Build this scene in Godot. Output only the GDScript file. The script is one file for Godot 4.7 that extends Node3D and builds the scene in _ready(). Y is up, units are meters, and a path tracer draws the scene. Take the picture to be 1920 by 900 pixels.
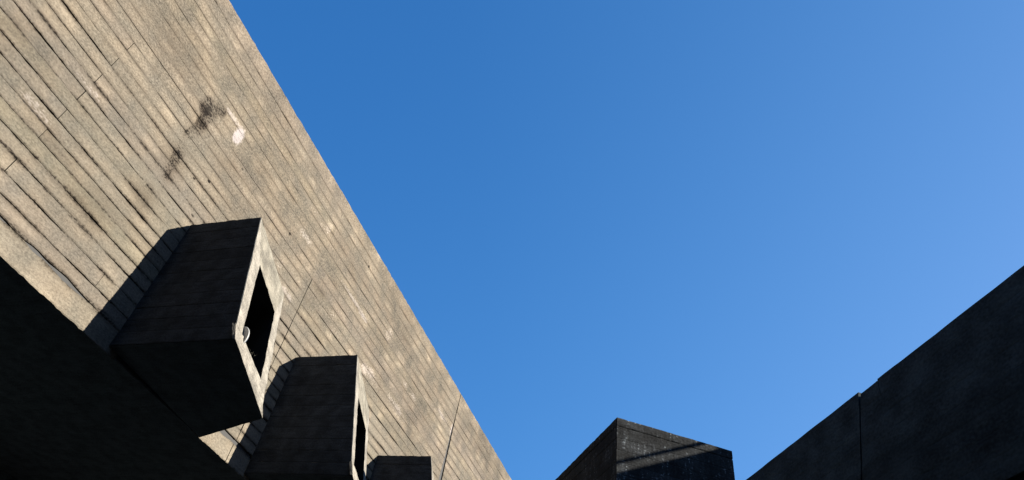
extends Node3D
# A shaded concrete court seen from below: a sunlit board-marked wall with projecting window hoods on the left,
# a square concrete tower and a long parapet wall in shade on the right. Units are metres, y is up.

const EYE := Vector3(0, 1.6, 0)
const SUN := Vector3(1.0, 0.30, -0.23)
var names := {}
var rng := RandomNumberGenerator.new()
var wob := FastNoiseLite.new()

# ------------------------------------------------------------------ helpers
func numbered(called: String, parent: Node) -> String:
	var key := str(parent.get_instance_id()) + called
	var k: int = names.get(key, 0)
	names[key] = k + 1
	return called if k == 0 else "%s_%03d" % [called, k]

func thing(called: String, label: String, category: String, at: Vector3) -> Node3D:
	var o := Node3D.new()
	o.name = called
	add_child(o, true)
	o.position = at
	o.set_meta("label", label)
	o.set_meta("category", category)
	return o

func begin() -> SurfaceTool:
	var st := SurfaceTool.new()
	st.begin(Mesh.PRIMITIVE_TRIANGLES)
	st.set_smooth_group(-1)
	return st

# one named mesh; its vertices are given in world coordinates
func obj(called: String, st: SurfaceTool, m: Material, parent: Node) -> MeshInstance3D:
	st.generate_normals()
	var o := MeshInstance3D.new()
	o.name = numbered(called, parent)
	o.mesh = st.commit()
	o.material_override = m
	parent.add_child(o, true)
	if parent is Node3D and parent != self and parent.get_parent() == self:
		o.position = -(parent as Node3D).position
	return o

func tri(st: SurfaceTool, a: Vector3, b: Vector3, c: Vector3, out: Vector3):
	if (b - a).cross(c - a).dot(out) > 0.0:      # front faces run clockwise
		var t := b; b = c; c = t
	for p in [a, b, c]:
		if use_wall_uv:
			st.set_uv(Vector2((-p.z + 1.0) / 22.0, 1.0 - (p.y - 1.6 - 4.0) / 5.6))
		else:
			st.set_uv(Vector2(p.x, p.y))
		st.set_color(tone)
		st.add_vertex(p)

var use_wall_uv := false
var tone := Color(1, 1, 1)

func quad(st: SurfaceTool, a: Vector3, b: Vector3, c: Vector3, d: Vector3, out: Vector3):
	tri(st, a, b, c, out)
	tri(st, a, c, d, out)

func box(st: SurfaceTool, lo: Vector3, hi: Vector3):
	var p := []
	for k in 8:
		p.append(Vector3(hi.x if k & 1 else lo.x, hi.y if k & 2 else lo.y, hi.z if k & 4 else lo.z))
	quad(st, p[0], p[1], p[3], p[2], Vector3(0, 0, -1)); quad(st, p[4], p[5], p[7], p[6], Vector3(0, 0, 1))
	quad(st, p[0], p[2], p[6], p[4], Vector3(-1, 0, 0)); quad(st, p[1], p[3], p[7], p[5], Vector3(1, 0, 0))
	quad(st, p[0], p[1], p[5], p[4], Vector3(0, -1, 0)); quad(st, p[2], p[3], p[7], p[6], Vector3(0, 1, 0))

# a box on turned axes: o + s*ds + y*up + q*dq
func tbox(st: SurfaceTool, o: Vector3, ds: Vector3, dq: Vector3, s0: float, s1: float, y0: float, y1: float, q0: float, q1: float):
	var p := []
	for k in 8:
		p.append(o + ds * (s1 if k & 1 else s0) + Vector3.UP * (y1 if k & 2 else y0) + dq * (q1 if k & 4 else q0))
	quad(st, p[0], p[1], p[3], p[2], -dq); quad(st, p[4], p[5], p[7], p[6], dq)
	quad(st, p[0], p[2], p[6], p[4], -ds); quad(st, p[1], p[3], p[7], p[5], ds)
	quad(st, p[0], p[1], p[5], p[4], Vector3.DOWN); quad(st, p[2], p[3], p[7], p[6], Vector3.UP)

# the cast print of one shuttering board: corners a,b (lower edge) and d,c (upper edge), standing `thick` proud along n
func board(st: SurfaceTool, a: Vector3, b: Vector3, c: Vector3, d: Vector3, n: Vector3, thick: float, step: float, rough: float, low := 1.0, cham := 0.006, gap0 := 0.0, gap1 := 0.0):
	var L := a.distance_to(b)
	var W := a.distance_to(d)
	var N := clampi(int(ceil(L / step)), 1, 120)
	var e: float = minf(0.014 / W, 0.2)
	var across := [0.0, e, 0.36, 0.68, 1.0 - e, 1.0]
	var rows := []
	for i in N + 1:
		var t := float(i) / N
		var p := a.lerp(b, t)
		var q := d.lerp(c, t)
		var up := (q - p).normalized()
		var j0: float = wob.get_noise_3d(p.x * 9.0, p.y * 9.0, p.z * 9.0) * rough * 0.6 * low
		j0 += wob.get_noise_3d(p.x * 34.0 + 50.0, p.y * 34.0, p.z * 34.0) * rough * low
		var j1: float = wob.get_noise_3d(q.x * 9.0 + 31.0, q.y * 9.0, q.z * 9.0) * rough * 0.6
		j1 += wob.get_noise_3d(q.x * 34.0 + 90.0, q.y * 34.0, q.z * 34.0) * rough * 0.8
		j0 += gap0 * (0.45 + 1.7 * wob.get_noise_3d(p.x * 1.1, p.y * 9.0, p.z * 1.1 + 5.0))
		j1 -= gap1 * (0.45 + 1.7 * wob.get_noise_3d(q.x * 1.1, q.y * 9.0, q.z * 1.1 + 5.0))
		p += up * j0
		q += up * j1
		var line := [p]
		for k in across.size():
			var v: Vector3 = p.lerp(q, across[k])
			var h: float = thick + wob.get_noise_3d(v.x * 3.0, v.y * 7.0, v.z * 3.0 + 7.0) * 0.004
			if k == 0 or k == across.size() - 1:
				h -= cham + absf(wob.get_noise_3d(v.x * 20.0, v.y * 20.0, v.z * 20.0)) * rough
			line.append(v + n * h)
		line.append(q)
		rows.append(line)
	for i in N:
		for k in 7:
			var out: Vector3 = n
			if k == 0: out = (a - d)
			if k == 6: out = (d - a)
			quad(st, rows[i][k], rows[i + 1][k], rows[i + 1][k + 1], rows[i][k + 1], out)
	for end in [[0, a - b], [N, b - a]]:
		var r: Array = rows[end[0]]
		for k in range(1, 7):
			tri(st, r[0], r[k], r[k + 1], end[1])

# an uneven sheet over four corners
func sheet(st: SurfaceTool, a: Vector3, b: Vector3, c: Vector3, d: Vector3, out: Vector3, nu: int, nv: int, amp: float):
	var g := []
	for i in nu + 1:
		var col := []
		for k in nv + 1:
			var v := a.lerp(b, float(i) / nu).lerp(d.lerp(c, float(i) / nu), float(k) / nv)
			v += Vector3(wob.get_noise_3d(v.x * 8, v.y * 8, v.z * 8), wob.get_noise_3d(v.x * 8 + 40, v.y * 8, v.z * 8), wob.get_noise_3d(v.x * 8, v.y * 8 + 40, v.z * 8)) * amp
			col.append(v)
		g.append(col)
	for i in nu:
		for k in nv:
			quad(st, g[i][k], g[i + 1][k], g[i + 1][k + 1], g[i][k + 1], out)

# ------------------------------------------------------------------ textures
func noise_img(w: int, h: int, freq: float, seed_: int, oct := 4, seamless := false) -> PackedByteArray:
	var n := FastNoiseLite.new()
	n.noise_type = FastNoiseLite.TYPE_SIMPLEX_SMOOTH
	n.seed = seed_
	n.frequency = freq
	n.fractal_octaves = oct
	var im: Image = n.get_seamless_image(w, h) if seamless else n.get_image(w, h)
	im.convert(Image.FORMAT_L8)
	return im.get_data()

func stretched(w: int, h: int, w0: int, h0: int, freq: float, seed_: int, oct := 3, seamless := false) -> PackedByteArray:
	var im := Image.create_from_data(w0, h0, false, Image.FORMAT_L8, noise_img(w0, h0, freq, seed_, oct, seamless))
	im.resize(w, h, Image.INTERPOLATE_CUBIC)
	return im.get_data()

const ROWS := [4.085, 4.39, 4.57, 4.77, 4.98, 5.155, 5.345, 5.51, 5.69, 5.88, 6.07, 6.255, 6.43, 6.61, 6.80, 6.98, 7.165, 7.35, 7.53, 7.715, 7.90, 8.08, 8.26, 8.45, 8.63, 8.815, 9.01, 9.21, 9.52]
const GAPS := [0.0, 0.075, 0.007, 0.013, 0.015, 0.015, 0.009, 0.006, 0.013, 0.011, 0.01, 0.013, 0.016, 0.006, 0.017, 0.004, 0.013, 0.007, 0.006, 0.011, 0.004, 0.004, 0.013, 0.009, 0.008, 0.01, 0.006, 0.01, 0.0]

# lime, mould and rust marks, and holes painted dark, on the tall wall: metres along, metres up, half sizes, strength (+ pale, - dark), ragged
const MARKS := [
	[4.19, 7.79, 0.19, 0.20, -2.2], [4.33, 8.02, 0.13, 0.12, -0.9], [4.24, 7.50, 0.12, 0.22, -0.75], [4.22, 7.15, 0.13, 0.22, -0.75], [4.24, 6.85, 0.12, 0.25, -0.25], [4.27, 6.45, 0.15, 0.3, -0.15], [4.25, 6.85, 0.28, 1.15, -0.40], [4.15, 6.0, 0.35, 0.45, -0.22],
	[4.37, 7.98, 0.12, 0.1, -0.8], [3.9, 5.35, 0.45, 0.35, -0.24], [2.4, 7.45, 0.5, 0.3, -0.2], [7.95, 7.52, 0.35, 0.16, -0.4], [3.1, 7.9, 0.8, 0.3, -0.22], [9.0, 8.6, 1.6, 0.25, -0.18], [4.9, 7.35, 0.5, 0.4, -0.18],
	[4.84, 8.0, 0.11, 0.20, 2.6], [4.80, 7.93, 0.06, 0.10, 1.5], [4.50, 8.13, 0.26, 0.06, 0.95], [7.0, 8.0, 0.22, 0.13, 0.9], [8.8, 8.12, 0.6, 0.05, 0.9], [9.3, 8.08, 0.2, 0.06, 1.0], [7.3, 6.84, 0.35, 0.12, 0.7],
	[6.6, 7.1, 0.4, 0.1, 0.5], [13.5, 8.46, 0.6, 0.08, 0.7], [14.13, 8.45, 0.045, 0.22, 1.3], [10.1, 7.3, 0.5, 0.15, 0.6], [11.4, 7.4, 0.6, 0.12, 0.7], [12.0, 8.0, 0.7, 0.1, 0.5], [8.4, 7.3, 0.5, 0.2, 0.45],
	[2.7, 6.3, 0.3, 0.08, 0.6], [2.5, 5.6, 0.35, 0.1, 0.5], [5.9, 6.7, 0.25, 0.12, 0.6], [7.2, 8.65, 0.3, 0.2, 0.3], [10.5, 8.5, 0.4, 0.25, 0.35],
	[4.643, 6.768, 0.022, 0.018, -2.6], [4.86, 6.959, 0.03, 0.024, -2.6], [4.953, 6.342, 0.035, 0.022, -2.6], [5.214, 7.655, 0.03, 0.02, -2.2], [5.12, 7.74, 0.05, 0.02, -1.6], [6.66, 7.70, 0.03, 0.03, -2.0], [8.9, 9.03, 0.03, 0.03, -2.2], [5.0, 9.3, 0.03, 0.03, -2.2],  # small holes: their inner shade painted as dark dots
]

func wall_textures() -> Array:
	var w := 2048
	var h := 1024
	var big := stretched(w, h, 256, 80, 0.028, 3, 5)
	var mid := stretched(w, h, 1024, 256, 0.035, 5, 6)
	var fine := stretched(w, h, 2048, 768, 0.20, 7, 4)
	var pale := stretched(w, h, 400, 512, 0.045, 17, 3)
	var grain := stretched(w, h, 240, 1024, 0.16, 13, 3)
	var dust := RandomNumberGenerator.new()
	dust.seed = 99
	var near := PackedFloat32Array(); near.resize(h)          # how close a joint is, row by row
	var wide := PackedFloat32Array(); wide.resize(h)
	for y in h:
		var v := 4.0 + 5.6 * (1.0 - (y + 0.5) / h)
		var best := 9.0
		var g := 0.0
		for k in range(1, ROWS.size() - 1):
			if absf(v - ROWS[k]) < best:
				best = absf(v - ROWS[k]); g = GAPS[k]
		near[y] = best; wide[y] = g
	var mark := PackedFloat32Array(); mark.resize(w * h)
	for m in MARKS:
		var x0: int = clampi(int((m[0] - m[2] * 1.5 + 1.0) / 22.0 * w), 0, w - 1)
		var x1: int = clampi(int((m[0] + m[2] * 1.5 + 1.0) / 22.0 * w) + 1, 0, w - 1)
		var y0: int = clampi(int((1.0 - (m[1] + m[3] * 1.5 - 4.0) / 5.6) * h), 0, h - 1)
		var y1: int = clampi(int((1.0 - (m[1] - m[3] * 1.5 - 4.0) / 5.6) * h) + 1, 0, h - 1)
		for y in range(y0, y1):
			for x in range(x0, x1):
				var du: float = ((x + 0.5) / w * 22.0 - 1.0 - m[0]) / m[2]
				var dv: float = (4.0 + 5.6 * (1.0 - (y + 0.5) / h) - m[1]) / m[3]
				var f := maxf(0.0, 1.15 - sqrt(du * du + dv * dv))
				mark[y * w + x] += f * m[4]
	var rgb := PackedByteArray(); rgb.resize(w * h * 3)
	var bump := PackedByteArray(); bump.resize(w * h)
	for y in h:
		var v := 4.0 + 5.6 * (1.0 - (y + 0.5) / h)
		var upper := smoothstep(5.9, 7.6, v)
		var jd := near[y]
		var jw := minf(wide[y], 0.02)
		var fringe_w := 0.008 + jw * 1.8
		var fr := exp(-jd / fringe_w) * (0.25 + jw * 32.0) * (1.0 - 0.45 * upper)
		var soil := exp(-jd / 0.026) * (1.0 - 0.45 * upper)
		for x in w:
			var i := y * w + x
			var b := big[i] / 255.0 - 0.5
			var m := mid[i] / 255.0 - 0.5
			var f := fine[i] / 255.0 - 0.5
			var p := dust.randf() - 0.5
			var g := grain[i] / 255.0 - 0.5
			var e := pale[i] / 255.0 - 0.5
			var l := 0.640 - 0.040 * upper + b * 0.15 + m * (0.16 + 0.05 * upper) + f * (0.19 + 0.10 * upper) + g * (0.07 - 0.03 * upper) + p * (0.15 + 0.07 * upper)
			l += clampf(e * 1.6 + m * 0.7 - 0.26, 0.0, 0.5) * 0.20
			l -= clampf(-e * 1.2 - b * 0.8 + m * 0.5 - 0.26, 0.0, 0.5) * 0.15
			l -= soil * maxf(0.0, 0.50 + m * 2.2 + b * 1.2 + f * 1.6) * 0.27
			var dark := maxf(0.0, p * 0.55 + f * 0.9 + m * 0.3 - 0.40) * 0.6
			dark += minf(0.3, maxf(0.0, fr * (0.42 + m * 1.6 + f * 2.4 + p * 1.4) - 0.20) * 0.75)
			var mk := mark[i]
			var white := 0.0
			if mk > 0.0:
				white = clampf(mk * 1.2 + m * 1.8 + f * 1.2 + p * 0.2 - 0.42, 0.0, 1.0 if mk > 1.0 else 0.5)
				l += white * 0.27
			elif mk < 0.0:
				l -= minf(-mk, 0.6) * 0.34 * clampf(0.55 + m * 2.2 + f * 1.2, 0.0, 1.0)
				if mk < -0.42: dark += maxf(0.0, minf(1.0, -mk * 0.9 + (p * 0.6 + f * 3.4 + m * 2.4) - 0.62) * 0.8) * 0.42
			l = clampf(l - dark, 0.10, 0.9)
			var warm := (0.012 + m * 0.03 + upper * 0.006) * (1.0 - white)
			rgb[i * 3] = int(clampf(l + warm, 0.0, 1.0) * 255.0)
			rgb[i * 3 + 1] = int(clampf(l * 0.957, 0.0, 1.0) * 255.0)
			rgb[i * 3 + 2] = int(clampf(l * lerpf(0.868, 0.945, white) - warm * 0.8, 0.0, 1.0) * 255.0)
			bump[i] = int(clampf(0.5 + f * 0.5 + m * 0.2 + g * 0.3 + p * 0.15 - dark * 0.8, 0.0, 1.0) * 255.0)
	var a := Image.create_from_data(w, h, false, Image.FORMAT_RGB8, rgb)
	var c := Image.create_from_data(w, h, false, Image.FORMAT_L8, bump)
	return [ImageTexture.create_from_image(a), ImageTexture.create_from_image(c)]

# a repeating concrete skin; streaks run level (0) or downwards (1)
func skin(size: int, base: float, spread: float, streak: float, down: bool, pale: float, seed_: int, grey := false) -> Array:
	var a := noise_img(size, size, 6.0 / size, seed_, 5, true)
	var f := noise_img(size, size, 60.0 / size, seed_ + 1, 3, true)
	var g: PackedByteArray = stretched(size, size, size, size / 8, 40.0 / size, seed_ + 2, 3, true) if down else stretched(size, size, size / 8, size, 40.0 / size, seed_ + 2, 3, true)
	var rgb := PackedByteArray(); rgb.resize(size * size * 3)
	var bump := PackedByteArray(); bump.resize(size * size)
	for i in size * size:
		var m := a[i] / 255.0 - 0.5
		var n := f[i] / 255.0 - 0.5
		var s := g[i] / 255.0 - 0.5
		var l := base * (1.0 + spread * (m * 0.9 + n * 0.9) + s * streak)
		l += maxf(0.0, s * 1.2 + n * 1.2 + m * 0.6 - 0.42) * pale
		l = clampf(l - maxf(0.0, n + m * 0.8 - 0.38) * base, 0.02, 1.0)
		rgb[i * 3] = int(minf(l * (0.95 if grey else 1.0), 1.0) * 255.0)
		rgb[i * 3 + 1] = int(minf(l * (1.0 if grey else 0.965), 1.0) * 255.0)
		rgb[i * 3 + 2] = int(minf(l * (1.03 if grey else 0.885), 1.0) * 255.0)
		bump[i] = int(clampf(0.5 + n * 0.6 + m * 0.2 + s * 0.3, 0.0, 1.0) * 255.0)
	return [ImageTexture.create_from_image(Image.create_from_data(size, size, false, Image.FORMAT_RGB8, rgb)), ImageTexture.create_from_image(Image.create_from_data(size, size, false, Image.FORMAT_L8, bump))]

func stone(maps: Array, tiled: float, relief: float) -> StandardMaterial3D:
	var m := StandardMaterial3D.new()
	m.albedo_texture = maps[0]
	m.vertex_color_use_as_albedo = true
	m.roughness = 0.92
	m.metallic_specular = 0.25
	m.heightmap_enabled = true
	m.heightmap_texture = maps[1]
	m.heightmap_scale = relief
	if tiled > 0.0:
		m.uv1_triplanar = true
		m.uv1_world_triplanar = true
		m.uv1_scale = Vector3.ONE / tiled
	return m

func plain(c: Color, rough: float, metal := 0.0) -> StandardMaterial3D:
	var m := StandardMaterial3D.new()
	m.albedo_color = c
	m.roughness = rough
	m.metallic = metal
	return m

# clear air: darkest far from the sun, paler towards it and towards the horizon
func sky_texture() -> ImageTexture:
	var w := 512
	var h := 256
	var im := Image.create(w, h, false, Image.FORMAT_RGBF)
	var s := SUN.normalized()
	for y in h:
		var el := (0.5 - (y + 0.5) / h) * PI
		for x in w:
			var az := (x + 0.5) / w * TAU
			var d := Vector3(sin(az) * cos(el), sin(el), -cos(az) * cos(el))
			var g := d.dot(s)
			if g < 0.0: g = g * 0.7
			var up := 1.0 - maxf(sin(el), 0.0)
			var c := Color(exp(SKY[0][0] + SKY[1][0] * g + SKY[2][0] * up), exp(SKY[0][1] + SKY[1][1] * g + SKY[2][1] * up), exp(SKY[0][2] + SKY[1][2] * g + SKY[2][2] * up))
			c = Color(c.r / EXPOSURE, c.g / EXPOSURE, c.b / EXPOSURE)
			if el < 0.0:
				c = c.lerp(Color(0.02, 0.018, 0.016), smoothstep(0.0, 0.12, -el))
			im.set_pixel(x, y, c)
	return ImageTexture.create_from_image(im)

const SKY := [[-3.543, -1.881, -0.782], [1.62, 0.76, 0.455], [1.813, 1.13, 0.799]]
const EXPOSURE := 4.0          # the photograph is exposed for dark weathered concrete in low sun

# ------------------------------------------------------------------ the scene
func _ready():
	rng.seed = 20
	wob.seed = 4
	wob.frequency = 1.0
	wob.fractal_octaves = 2
	var cam := Camera3D.new()
	cam.name = "camera"
	cam.transform = Transform3D(Basis(Vector3(0.94597252, 0.15731318, -0.28352877), Vector3(0.0927424, 0.70661987, 0.70148927), Vector3(0.31070057, -0.68988471, 0.65385338)).orthonormalized(), EYE)
	cam.fov = 37.189
	cam.near = 0.05
	cam.far = 2000.0
	add_child(cam)
	cam.current = true
	var we := WorldEnvironment.new()
	we.name = "sky"
	var env := Environment.new()
	env.background_mode = Environment.BG_SKY
	var pano := PanoramaSkyMaterial.new()
	pano.panorama = sky_texture()
	env.sky = Sky.new()
	env.sky.sky_material = pano
	env.tonemap_mode = Environment.TONE_MAPPER_LINEAR
	env.tonemap_exposure = EXPOSURE
	env.sdfgi_enabled = true
	env.ssao_enabled = true
	env.ssil_enabled = true
	we.environment = env
	add_child(we)
	var sun := DirectionalLight3D.new()
	sun.name = "sun"
	sun.light_energy = 1.6
	sun.light_color = Color(1.0, 0.965, 0.91)
	sun.light_angular_distance = 0.5
	sun.shadow_enabled = true
	add_child(sun)
	sun.look_at_from_position(SUN.normalized() * 50.0, Vector3.ZERO)

	var wall_maps := wall_textures()
	var rough_maps := skin(512, 0.395, 0.7, 0.25, false, 0.0, 21)
	var shaded_cheek_maps := skin(512, 0.17, 0.7, 0.3, false, 0.0, 61, true)  # shade put into the colour: hood concrete darkened for its unlit sides
	var soffit_maps := skin(512, 0.34, 0.4, 0.2, false, 0.0, 71, true)
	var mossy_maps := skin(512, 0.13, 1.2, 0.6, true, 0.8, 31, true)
	var block_maps := skin(512, 0.23, 0.75, 0.15, false, 0.0, 51, true)
	var pave_maps := skin(512, 0.25, 0.4, 0.0, false, 0.0, 41)
	M.wall = stone(wall_maps, 0.0, 0.5)
	M.wall.albedo_color = Color(0.52, 0.52, 0.52)
	M.cheek = stone(shaded_cheek_maps, 1.9, 0.4)
	M.soffit = stone(soffit_maps, 1.9, 0.4)
	M.block = stone(block_maps, 2.1, 0.5)
	M.cast = stone(rough_maps, 1.9, 0.5)
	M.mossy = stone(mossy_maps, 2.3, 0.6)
	M.pave = stone(pave_maps, 2.0, 0.2)
	M.dark = plain(Color(0.12, 0.12, 0.12), 0.8)
	M.glass = plain(Color(0.02, 0.022, 0.025), 0.08)
	M.metal = plain(Color(0.10, 0.10, 0.11), 0.5, 0.6)

	M.block.albedo_color = Color(0.92, 1.0, 1.02)
	ground()
	left_building()
	right_block()
	tower()
	lamp()
	weeds()

var M := {}

func ground():
	var st := begin()
	quad(st, Vector3(-400, 0, -400), Vector3(400, 0, -400), Vector3(400, 0, 400), Vector3(-400, 0, 400), Vector3.UP)
	var o := obj("ground", st, M.pave, self)
	o.set_meta("kind", "structure")
	o.set_meta("label", "dark paved floor of the concrete court")

const UP0 := Vector3(0, 1.6, 0)
const HOODS := [[0.0, 0.0], [3.02, -0.03], [6.29, 0.0]]
const U_NEAR := 5.028

func left_building():
	var base := Vector3(-9.5, 0, -11.5)
	var bld := thing("concrete_building", "tall sunlit board-marked concrete building on the left with projecting window hoods", "building", base)
	var X := -7.2
	# ---- the wall: a solid core with an opening behind each hood, faced with the prints of the shuttering boards
	use_wall_uv = false
	tone = Color(1, 1, 1)
	var cuts := []
	for h in HOODS: cuts.append([U_NEAR + h[0] + 0.16, U_NEAR + h[0] + 1.74])
	var st := begin()
	var xf := X - 0.028
	box(st, Vector3(xf - 0.3, 1.6 + 4.12, -26), Vector3(xf, 1.6 + 4.36, 3))
	box(st, Vector3(xf - 0.3, 1.6 + 6.02, -26), Vector3(xf, 1.6 + 9.50, 3))
	var from := -3.0
	for c in cuts + [[26.0, 26.0]]:
		box(st, Vector3(xf - 0.3, 1.6 + 4.36, -c[0]), Vector3(xf, 1.6 + 6.02, -from))
		from = c[1]
	var wall := obj("wall", st, M.dark, bld)
	use_wall_uv = true
	for r in ROWS.size() - 1:
		var v0: float = ROWS[r]
		var v1: float = ROWS[r + 1]
		var ends := [-3.0, 7.60, 14.19, 18.9, 26.0]
		if r in [3, 6, 8, 10, 12, 14, 16]: ends.append(2.84)
		else: ends.append(-0.9 + 0.37 * (r % 4))
		if r == 2: ends.append(4.42)
		if r == 19: ends.append(4.45)
		if r > 1 and rng.randf() < 0.45: ends.append(snappedf(rng.randf_range(8.3, 18.0), 0.01))
		if v1 > 4.36 and v0 < 6.02:
			for c in cuts:
				ends.append(c[0]); ends.append(c[1])
		ends.sort()
		for k in ends.size() - 1:
			var u0: float = ends[k]
			var u1: float = ends[k + 1]
			if u1 - u0 < 0.05: continue
			var hidden := false
			if v1 > 4.36 and v0 < 6.02:
				for c in cuts:
					if u0 >= c[0] - 0.001 and u1 <= c[1] + 0.001: hidden = true
			if hidden: continue
			var up := smoothstep(5.9, 7.4, (v0 + v1) / 2)
			var g0: float = GAPS[r] * 0.5 * lerpf(1.0, rng.randf_range(0.0, 1.8), up)
			var g1: float = GAPS[r + 1] * 0.5 * lerpf(1.0, rng.randf_range(0.0, 1.8), up)
			var e0 := 0.0008
			var e1 := 0.0008
			for z in [[2.84, 0.004, 9.9], [7.60, 0.007, 7.4], [4.42, 0.003, 9.9]]:
				if absf(u0 - z[0]) < 0.001 and v0 < z[2]: e0 = z[1]
				if absf(u1 - z[0]) < 0.001 and v0 < z[2]: e1 = z[1]
			var crack := lerpf(0.075, 0.012, smoothstep(6.9, 9.2, v0)) + rng.randf() * 0.014
			if absf(u0 - 14.19) < 0.001: e0 = crack
			if absf(u1 - 14.19) < 0.001: e1 = crack
			var s := rng.randf_range(-1, 1)
			var shade := 1.0 + s * lerpf(0.11, 0.035, up)
			tone = Color(shade, shade * (1.0 + rng.randf_range(-0.012, 0.012)), shade * (1.0 + rng.randf_range(-0.03, 0.03)))
			var proud := 0.028 + rng.randf_range(-1, 1) * lerpf(0.005, 0.0015, up)
			if r == 0: proud = 0.012
			var b := begin()
			var low := 1.0
			var rough := lerpf(0.008, 0.003, up)
			if r == 0: low = 1.5
			if r == ROWS.size() - 2: rough = 0.014
			board(b, Vector3(xf, 1.6 + v0 + 0.0006, -u0 - e0), Vector3(xf, 1.6 + v0 + 0.0006, -u1 + e1), Vector3(xf, 1.6 + v1 - 0.0006, -u1 + e1), Vector3(xf, 1.6 + v1 - 0.0006, -u0 - e0), Vector3.RIGHT, proud, 0.035 if r == 0 else 0.09, rough, low, lerpf(0.004, 0.0012, up), g0, g1)
			obj("board_strip", b, M.wall, wall)
	use_wall_uv = false
	tone = Color(1, 1, 1)
	# ---- the rest of the mass: soffit, roof, inner walls, ground floor set back in the dark
	st = begin(); box(st, Vector3(-13.5, 1.6 + 4.10, -26), Vector3(xf - 0.002, 1.6 + 4.118, 3)); obj("soffit", st, M.soffit, bld)
	st = begin(); box(st, Vector3(-13.5, 1.6 + 4.12, -26), Vector3(xf - 0.302, 1.6 + 4.35, 3)); obj("floor_slab", st, M.dark, bld)
	st = begin(); box(st, Vector3(-13.5, 1.6 + 9.2, -26), Vector3(xf - 0.302, 1.6 + 9.49, 3)); obj("roof", st, M.cast, bld)
	st = begin(); box(st, Vector3(-13.5, 1.6 + 4.36, -26), Vector3(-13.2, 1.6 + 9.19, 3)); obj("rear_wall", st, M.dark, bld)
	for z in [3.0, -25.7]:
		st = begin(); box(st, Vector3(-13.19, 1.6 + 4.36, z - 0.3), Vector3(xf - 0.302, 1.6 + 9.19, z)); obj("end_wall", st, M.cast, bld)
	st = begin(); box(st, Vector3(-12.2, 0.01, -26), Vector3(-11.9, 1.6 + 4.095, 3)); obj("ground_floor_wall", st, M.block, bld)
	st = begin(); box(st, Vector3(-13.5, 0.012, 7.0), Vector3(9.0, 12.5, 14.0)); obj("unseen_shade_wing", st, M.block, bld)  # unseen mass added behind the camera to block sky light
	for k in HOODS.size(): hood(bld, k)

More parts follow.
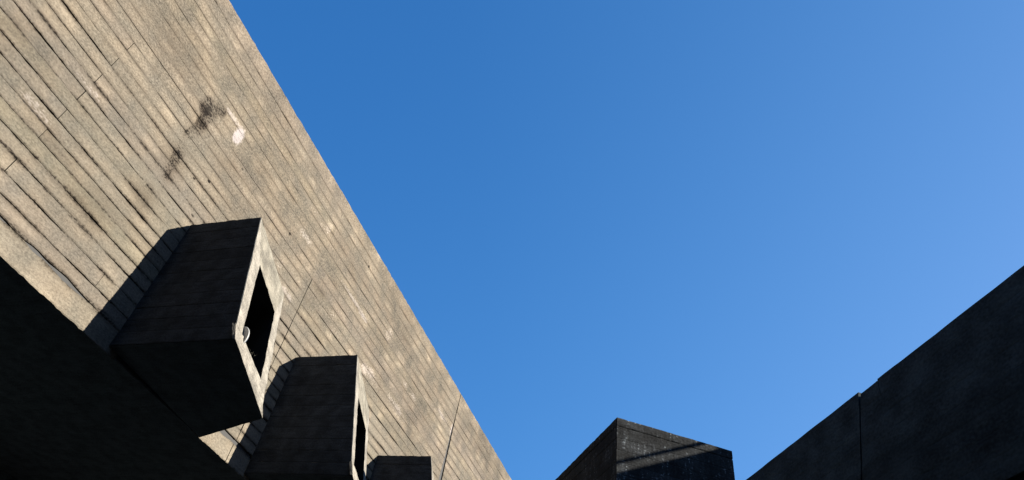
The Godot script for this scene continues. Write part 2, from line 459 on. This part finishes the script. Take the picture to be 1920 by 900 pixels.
# one projecting hood: two cheeks, a head slab and a sill slab, its mouth cut back so that it faces up and along the wall
func hood(bld: Node3D, which: int):
	var off := Vector3(0, 1.6 + HOODS[which][1], -HOODS[which][0])
	var h := Node3D.new()
	h.name = numbered("window_hood", bld)
	bld.add_child(h)
	h.position = -bld.position
	h.set_meta("label", ["nearest window hood, with a round lamp in its mouth", "second window hood along the wall", "farthest window hood, cut by the picture's lower edge"][which])
	var X := -7.21
	var Pt := Vector3(-6.048, 6.205, -5.028) + off
	var Pl := Vector3(-5.440, 4.154, -5.028) + off
	var Pb := Vector3(-5.790, 3.961, -6.317) + off
	var Pr := Vector3(-6.464, 6.103, -6.438) + off
	var Qt := Vector3(X, 6.225, -5.028) + off
	var Ql := Vector3(X, 4.168, -5.028) + off
	var Qb := Vector3(X, 4.085, -6.949) + off
	var Qr := Vector3(X, 6.16, -6.95) + off
	var ot := Vector3(-5.959, 5.600, -5.314) + off
	var orr := Vector3(-6.211, 5.541, -6.168) + off
	var ob := Vector3(-5.825, 4.303, -6.107) + off
	var ol := Vector3(-5.571, 4.378, -5.232) + off
	var it := Vector3(X, 5.75, -5.25) + off
	var ir := Vector3(X, 5.72, -6.68) + off
	var ib := Vector3(X, 4.42, -6.66) + off
	var il := Vector3(X, 4.42, -5.25) + off
	var n := Vector3(0.9175, 0.2722, -0.2900)
	var lip := 0.035
	tone = Color(0.93, 0.93, 0.95)
	# near cheek
	var cheek := begin()
	sheet(cheek, Pl, Pt, ot, ol, n, 16, 3, 0.009)
	var inner := begin()
	quad(inner, ol, ot, it, il, Vector3(0, 0, -1))
	sheet(cheek, Pl, Ql, Qt, Pt, Vector3(0, 0, 1), 10, 10, 0.0)
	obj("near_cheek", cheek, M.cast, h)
	# far cheek
	var far := begin()
	sheet(far, Pb, Pr, orr, ob, n, 16, 3, 0.010)
	quad(inner, ob, orr, ir, ib, Vector3(0, 0, 1))
	sheet(far, Pb, Qb, Qr, Pr, Vector3(0, 0, -1), 6, 8, 0.006)
	obj("far_cheek", far, M.cast, h)
	# head slab
	var head := begin()
	tone = Color(0.80, 0.80, 0.78)
	sheet(head, Pt, Pr, orr, ot, n, 12, 6, 0.011)
	quad(inner, ot, orr, ir, it, Vector3.DOWN)
	sheet(head, Pt, Qt, Qr, Pr, Vector3.UP, 8, 8, 0.006)
	obj("head_slab", head, M.cast, h)
	# sill slab: its front stands a little proud of the cheeks
	var sill := begin()
	tone = Color(0.93, 0.93, 0.95)
	var a := Pl + n * lip + Vector3(0, 0, 0.02)
	var b := Pb + n * lip
	var c := ob + n * lip
	var d := ol + n * lip + Vector3(0, -0.03, 0.0)
	var up := Vector3(-0.03, 0.16, 0.075)
	sheet(sill, a + up, a, b, b + up * 0.3, n, 3, 14, 0.008)
	sheet(sill, a + up, d, c, b + up * 0.3, n, 3, 14, 0.008)
	quad(sill, a, a + up, Pl + up + Vector3(0, 0, 0.02), Pl + Vector3(0, 0, 0.02), Vector3(0, 0, 1))
	quad(sill, a + up, d, ol + Vector3(0, -0.03, 0), Pl + up + Vector3(0, 0, 0.02), Vector3(0, 1, 0))
	quad(sill, d, c, ob, ol + Vector3(0, -0.03, 0), Vector3.UP)
	quad(sill, b, c, ob, Pb, Vector3(0, 0, -1))
	quad(inner, ol, ob, ib, il, Vector3.UP)
	obj("reveal", inner, M.cheek, h)  # recess faces take the darkened concrete, so their shade is partly painted
	obj("sill_slab", sill, M.cast, h)
	var under := begin()
	sheet(under, a, Ql + Vector3(0, 0, 0.002), Qb, b, Vector3.DOWN, 10, 10, 0.004)
	obj("sill_underside", under, M.soffit, h)
	# window at the back of the recess
	var fr := begin()
	for q in [[il, ib, 0.05], [it, ir, -0.05]]:
		box(fr, Vector3(X - 0.10, minf(q[0].y, q[0].y + q[2]), -6.70 + off.z), Vector3(X - 0.04, maxf(q[0].y, q[0].y + q[2]), -5.23 + off.z))
	for z in [-5.25, -5.97, -6.65]:
		box(fr, Vector3(X - 0.101, il.y + 0.052, z - 0.025 + off.z), Vector3(X - 0.039, it.y - 0.052, z + 0.025 + off.z))
	obj("window_frame", fr, M.metal, h)
	var pane := begin()
	box(pane, Vector3(X - 0.075, il.y + 0.04, -6.66 + off.z), Vector3(X - 0.065, it.y - 0.04, -5.24 + off.z))
	obj("pane", pane, M.glass, h)
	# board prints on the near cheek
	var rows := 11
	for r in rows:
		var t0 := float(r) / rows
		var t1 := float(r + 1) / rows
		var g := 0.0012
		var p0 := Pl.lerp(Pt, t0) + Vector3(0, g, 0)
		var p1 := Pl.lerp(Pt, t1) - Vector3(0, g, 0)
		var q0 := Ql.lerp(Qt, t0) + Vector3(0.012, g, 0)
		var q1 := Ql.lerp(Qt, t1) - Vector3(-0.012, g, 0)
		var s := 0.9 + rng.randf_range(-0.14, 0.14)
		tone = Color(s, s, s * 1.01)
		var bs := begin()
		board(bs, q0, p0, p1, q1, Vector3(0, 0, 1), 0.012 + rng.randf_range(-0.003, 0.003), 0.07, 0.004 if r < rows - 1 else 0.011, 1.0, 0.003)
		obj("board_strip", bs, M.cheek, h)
	tone = Color(1, 1, 1)

# ------------------------------------------------------------------ right hand side
const BD := Vector3(-0.5424967, 0, -0.8400579)
const BP := Vector3(0.8400579, 0, -0.5424967)
const BA := Vector3(2.1328, 1.6, -5.1040)

func on_block(s: float, y: float, q := 0.0) -> Vector3:
	return BA + BD * s + Vector3(0, y, 0) + BP * q

func right_block():
	var bld := thing("parapet_block", "long dark concrete block in shade on the right, vertical joint in its parapet", "building", Vector3(3.0, 0, -3.0))
	tone = Color(1, 1, 1)
	var st := begin()
	tbox(st, BA, BD, BP, -12.0, 4.9, 2.98, 4.475, 0.048, 2.6)
	obj("wall", st, M.block, bld)
	var wall: Node = bld.get_child(0)
	st = begin(); tbox(st, BA, BD, BP, -12.0, 4.7, -1.6, 2.975, 0.6, 2.6); obj("lower_wall", st, M.block, bld)
	var rs := Vector3(0.9905, 0, 0.1375)
	var rq := Vector3(0.1375, 0, -0.9905)
	var ro := Vector3(3.93, 1.6, -10.85)
	st = begin(); tbox(st, ro, rs, rq, -1.9, 8.0, -1.58, 6.75, 0.0, 4.2); var rear := obj("unseen_shadow_block", st, M.block, bld)  # unseen block, added to throw shadow on the tower's right face
	st = begin(); tbox(st, ro, rs, rq, -1.9, 8.0, 6.90, 6.94, 0.0, 0.04)
	for k in 6: tbox(st, ro, rs, rq, -1.5 + k * 1.8, -1.45 + k * 1.8, 6.70, 6.899, 0.002, 0.038)
	obj("unseen_shadow_rail", st, M.metal, rear)  # unseen bar and posts, added to cast the thin shadow stripe on the tower
	var ys := [2.99, 3.18, 3.37, 3.56, 3.745, 3.93, 4.12, 4.31, 4.5]
	for r in 8:
		var y0: float = ys[r]
		var y1: float = ys[r + 1]
		var proud := 0.05
		var ends := [-12.0, -9.2, -6.4, -3.1, -0.6, 2.2, 4.9]
		for k in 7 if r == 7 else 6:
			var s0: float = ends[k] if k < 6 else 1.862
			var s1: float = ends[k + 1] if k < 6 else 2.2
			if k == 4 and r == 7: s1 = 1.86
			var l0 := 0.0
			var l1 := 0.0
			var lift := 0.0
			if k == 4 and r < 7 or k == 6: l1 = -0.028
			if k == 5: l0 = 0.02
			if k == 5 and r == 7: lift = 0.038
			if k == 6: lift = -0.018
			var a0 := s0 + l0 + 0.002
			var b0 := s1 + l1 - 0.002
			var a1 := a0
			var b1 := b0
			if k == 4 and r < 7 or k == 6: b0 += (4.5 - y0) * 0.25 - 0.04; b1 += (4.5 - y1) * 0.25 - 0.04
			if k == 5: a0 += (4.5 - y0) * 0.25 - 0.04; a1 += (4.5 - y1) * 0.25 - 0.04
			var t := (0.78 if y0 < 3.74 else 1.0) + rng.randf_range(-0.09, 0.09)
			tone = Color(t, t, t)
			var b := begin()
			board(b, on_block(a0, y0 + 0.0002, 0.05), on_block(b0, y0 + 0.0002, 0.05), on_block(b1, y1 - 0.0002 + lift, 0.05), on_block(a1, y1 - 0.0002 + lift, 0.05), -BP, proud + rng.randf_range(-0.001, 0.001) + (0.022 if k == 4 or k == 6 else 0.0), 0.12, 0.0025, 1.0, 0.0008)
			obj("board_strip", b, M.block, wall)
	tone = Color(1, 1, 1)
	var seal := begin()
	board(seal, on_block(2.30, 3.76, 0.05), on_block(2.40, 3.76, 0.05), on_block(2.21, 4.505, 0.05), on_block(2.11, 4.505, 0.05), -BP, 0.012, 0.2, 0.001)
	obj("joint_filler", seal, M.dark, wall)  # dark strip added to keep sun from shining through the joint

func tower():
	var C := Vector3(-2.1105, 7.4373, -9.4425)
	var ds := Vector3(0.8452293, 0, -0.5344039)
	var dl := Vector3(-0.5945, 0, -0.8041)
	var wr := 1.888
	var wl := 2.6
	var lean := Vector3(0.045, -1, -0.03)
	var H := 7.43
	var bld := thing("concrete_tower", "dark mossy square concrete tower against the sky in the middle", "tower", Vector3(C.x, 0, C.z))
	bld.position += (ds * wr + dl * wl) * 0.5
	tone = Color(1, 1, 1)
	var st := begin()
	var i := (ds + dl).normalized() * 0.03
	var p := [C + i, C + ds * (wr - 0.02) + dl * 0.02, C + ds * (wr - 0.02) + dl * (wl - 0.02), C + dl * (wl - 0.02) + ds * 0.02]
	var b := []
	for k in 4:
		p[k] += Vector3(0, -0.02, 0)
		b.append(p[k] + lean * H)
	quad(st, p[0], p[1], b[1], b[0], -dl); quad(st, p[1], p[2], b[2], b[1], ds); quad(st, p[2], p[3], b[3], b[2], dl); quad(st, p[3], p[0], b[0], b[3], -ds)
	quad(st, p[0], p[1], p[2], p[3], Vector3.UP); quad(st, b[0], b[1], b[2], b[3], Vector3.DOWN)
	var core := obj("wall", st, M.mossy, bld)
	var y := 0.0
	var k2 := 0
	while y < 4.4:
		var d := 0.145 if k2 == 0 else 0.19
		for side in 2:
			var dirs: Vector3 = ds if side == 0 else dl
			var w: float = wr if side == 0 else wl
			var out: Vector3 = -dl if side == 0 else -ds
			out = (out - dirs * out.dot(dirs)).normalized()
			var t := rng.randf_range(0.85, 1.12)
			tone = Color(t, t * 1.01, t)
			var top := C + lean * (y + (0.003 if k2 < 2 else 0.0006))
			var bot := C + lean * (y + d - (0.003 if k2 < 1 else 0.0006))
			var ins := -out * 0.022
			var bs := begin()
			board(bs, bot + ins, bot + dirs * w + ins, top + dirs * w + ins, top + ins, out, 0.022 + rng.randf_range(-0.003, 0.003) + (0.006 if k2 == 0 else 0.0), 0.06, 0.007 if k2 == 0 else 0.003, 1.0, 0.006 if k2 == 0 else 0.003)
			obj("board_strip", bs, M.mossy, core)
		y += d
		k2 += 1
	tone = Color(1, 1, 1)

# ------------------------------------------------------------------ small things
func lamp():
	var at := Vector3(-5.632, 5.985, -5.262)
	var o := thing("wall_lamp", "round silvery bulkhead lamp peeping from the mouth of the nearest window hood", "lamp", at)
	var ax := Vector3(0.10, 0.12, -0.985).normalized()
	var u := ax.cross(Vector3.UP).normalized()
	var v := ax.cross(u)
	var prof := [[0.0, 0.0], [0.136, 0.0], [0.14, 0.008], [0.136, 0.016], [0.128, 0.019]]
	var dome := [[0.128, 0.017], [0.122, 0.032], [0.104, 0.046], [0.076, 0.057], [0.04, 0.063], [0.0, 0.065]]
	var chrome := plain(Color(0.50, 0.53, 0.57), 0.2, 0.9)
	var white := plain(Color(0.55, 0.55, 0.54), 0.4)
	for part in [["rim", prof, white], ["dome", dome, chrome]]:
		var st := begin()
		if part[0] == "dome": st.set_smooth_group(0)
		var pr: Array = part[1]
		for k in pr.size() - 1:
			for j in 32:
				var a0 := TAU * j / 32.0
				var a1 := TAU * (j + 1) / 32.0
				var r0 := u * cos(a0) + v * sin(a0)
				var r1 := u * cos(a1) + v * sin(a1)
				var out := (r0 + r1) * 0.5 + ax * 0.4
				if k == 0 and part[0] == "rim": out = -ax
				quad(st, at + r0 * pr[k][0] + ax * pr[k][1], at + r1 * pr[k][0] + ax * pr[k][1], at + r1 * pr[k + 1][0] + ax * pr[k + 1][1], at + r0 * pr[k + 1][0] + ax * pr[k + 1][1], out)
		obj(part[0], st, part[2], o)

func weeds():
	var at := Vector3(-5.62, 5.955, -5.50)
	var st := begin()
	for k in 7:
		var p := at + Vector3(rng.randf_range(-0.02, 0.02), 0, rng.randf_range(-0.12, 0.12))
		var dir := Vector3(rng.randf_range(-0.2, 0.6), 1, rng.randf_range(-0.8, 0.5)).normalized()
		for s in 4:
			var w := 0.003 * (1.0 - s / 4.5)
			var q := p + dir * 0.014
			quad(st, p + Vector3(w, 0, 0), p - Vector3(w, 0, 0), q - Vector3(w * 0.7, 0, 0), q + Vector3(w * 0.7, 0, 0), Vector3(0, 0, 1))
			quad(st, p + Vector3(0, 0, w), p - Vector3(0, 0, w), q - Vector3(0, 0, w * 0.7), q + Vector3(0, 0, w * 0.7), Vector3(1, 0, 0))
			p = q
			dir = (dir + Vector3(rng.randf_range(-0.5, 0.5), -0.3, rng.randf_range(-0.5, 0.5))).normalized()
	var o := obj("weed_tuft", st, plain(Color(0.17, 0.16, 0.12), 0.9), self)
	o.set_meta("label", "small dry weed tuft growing on the sill of the nearest window hood")
	o.set_meta("category", "plant")
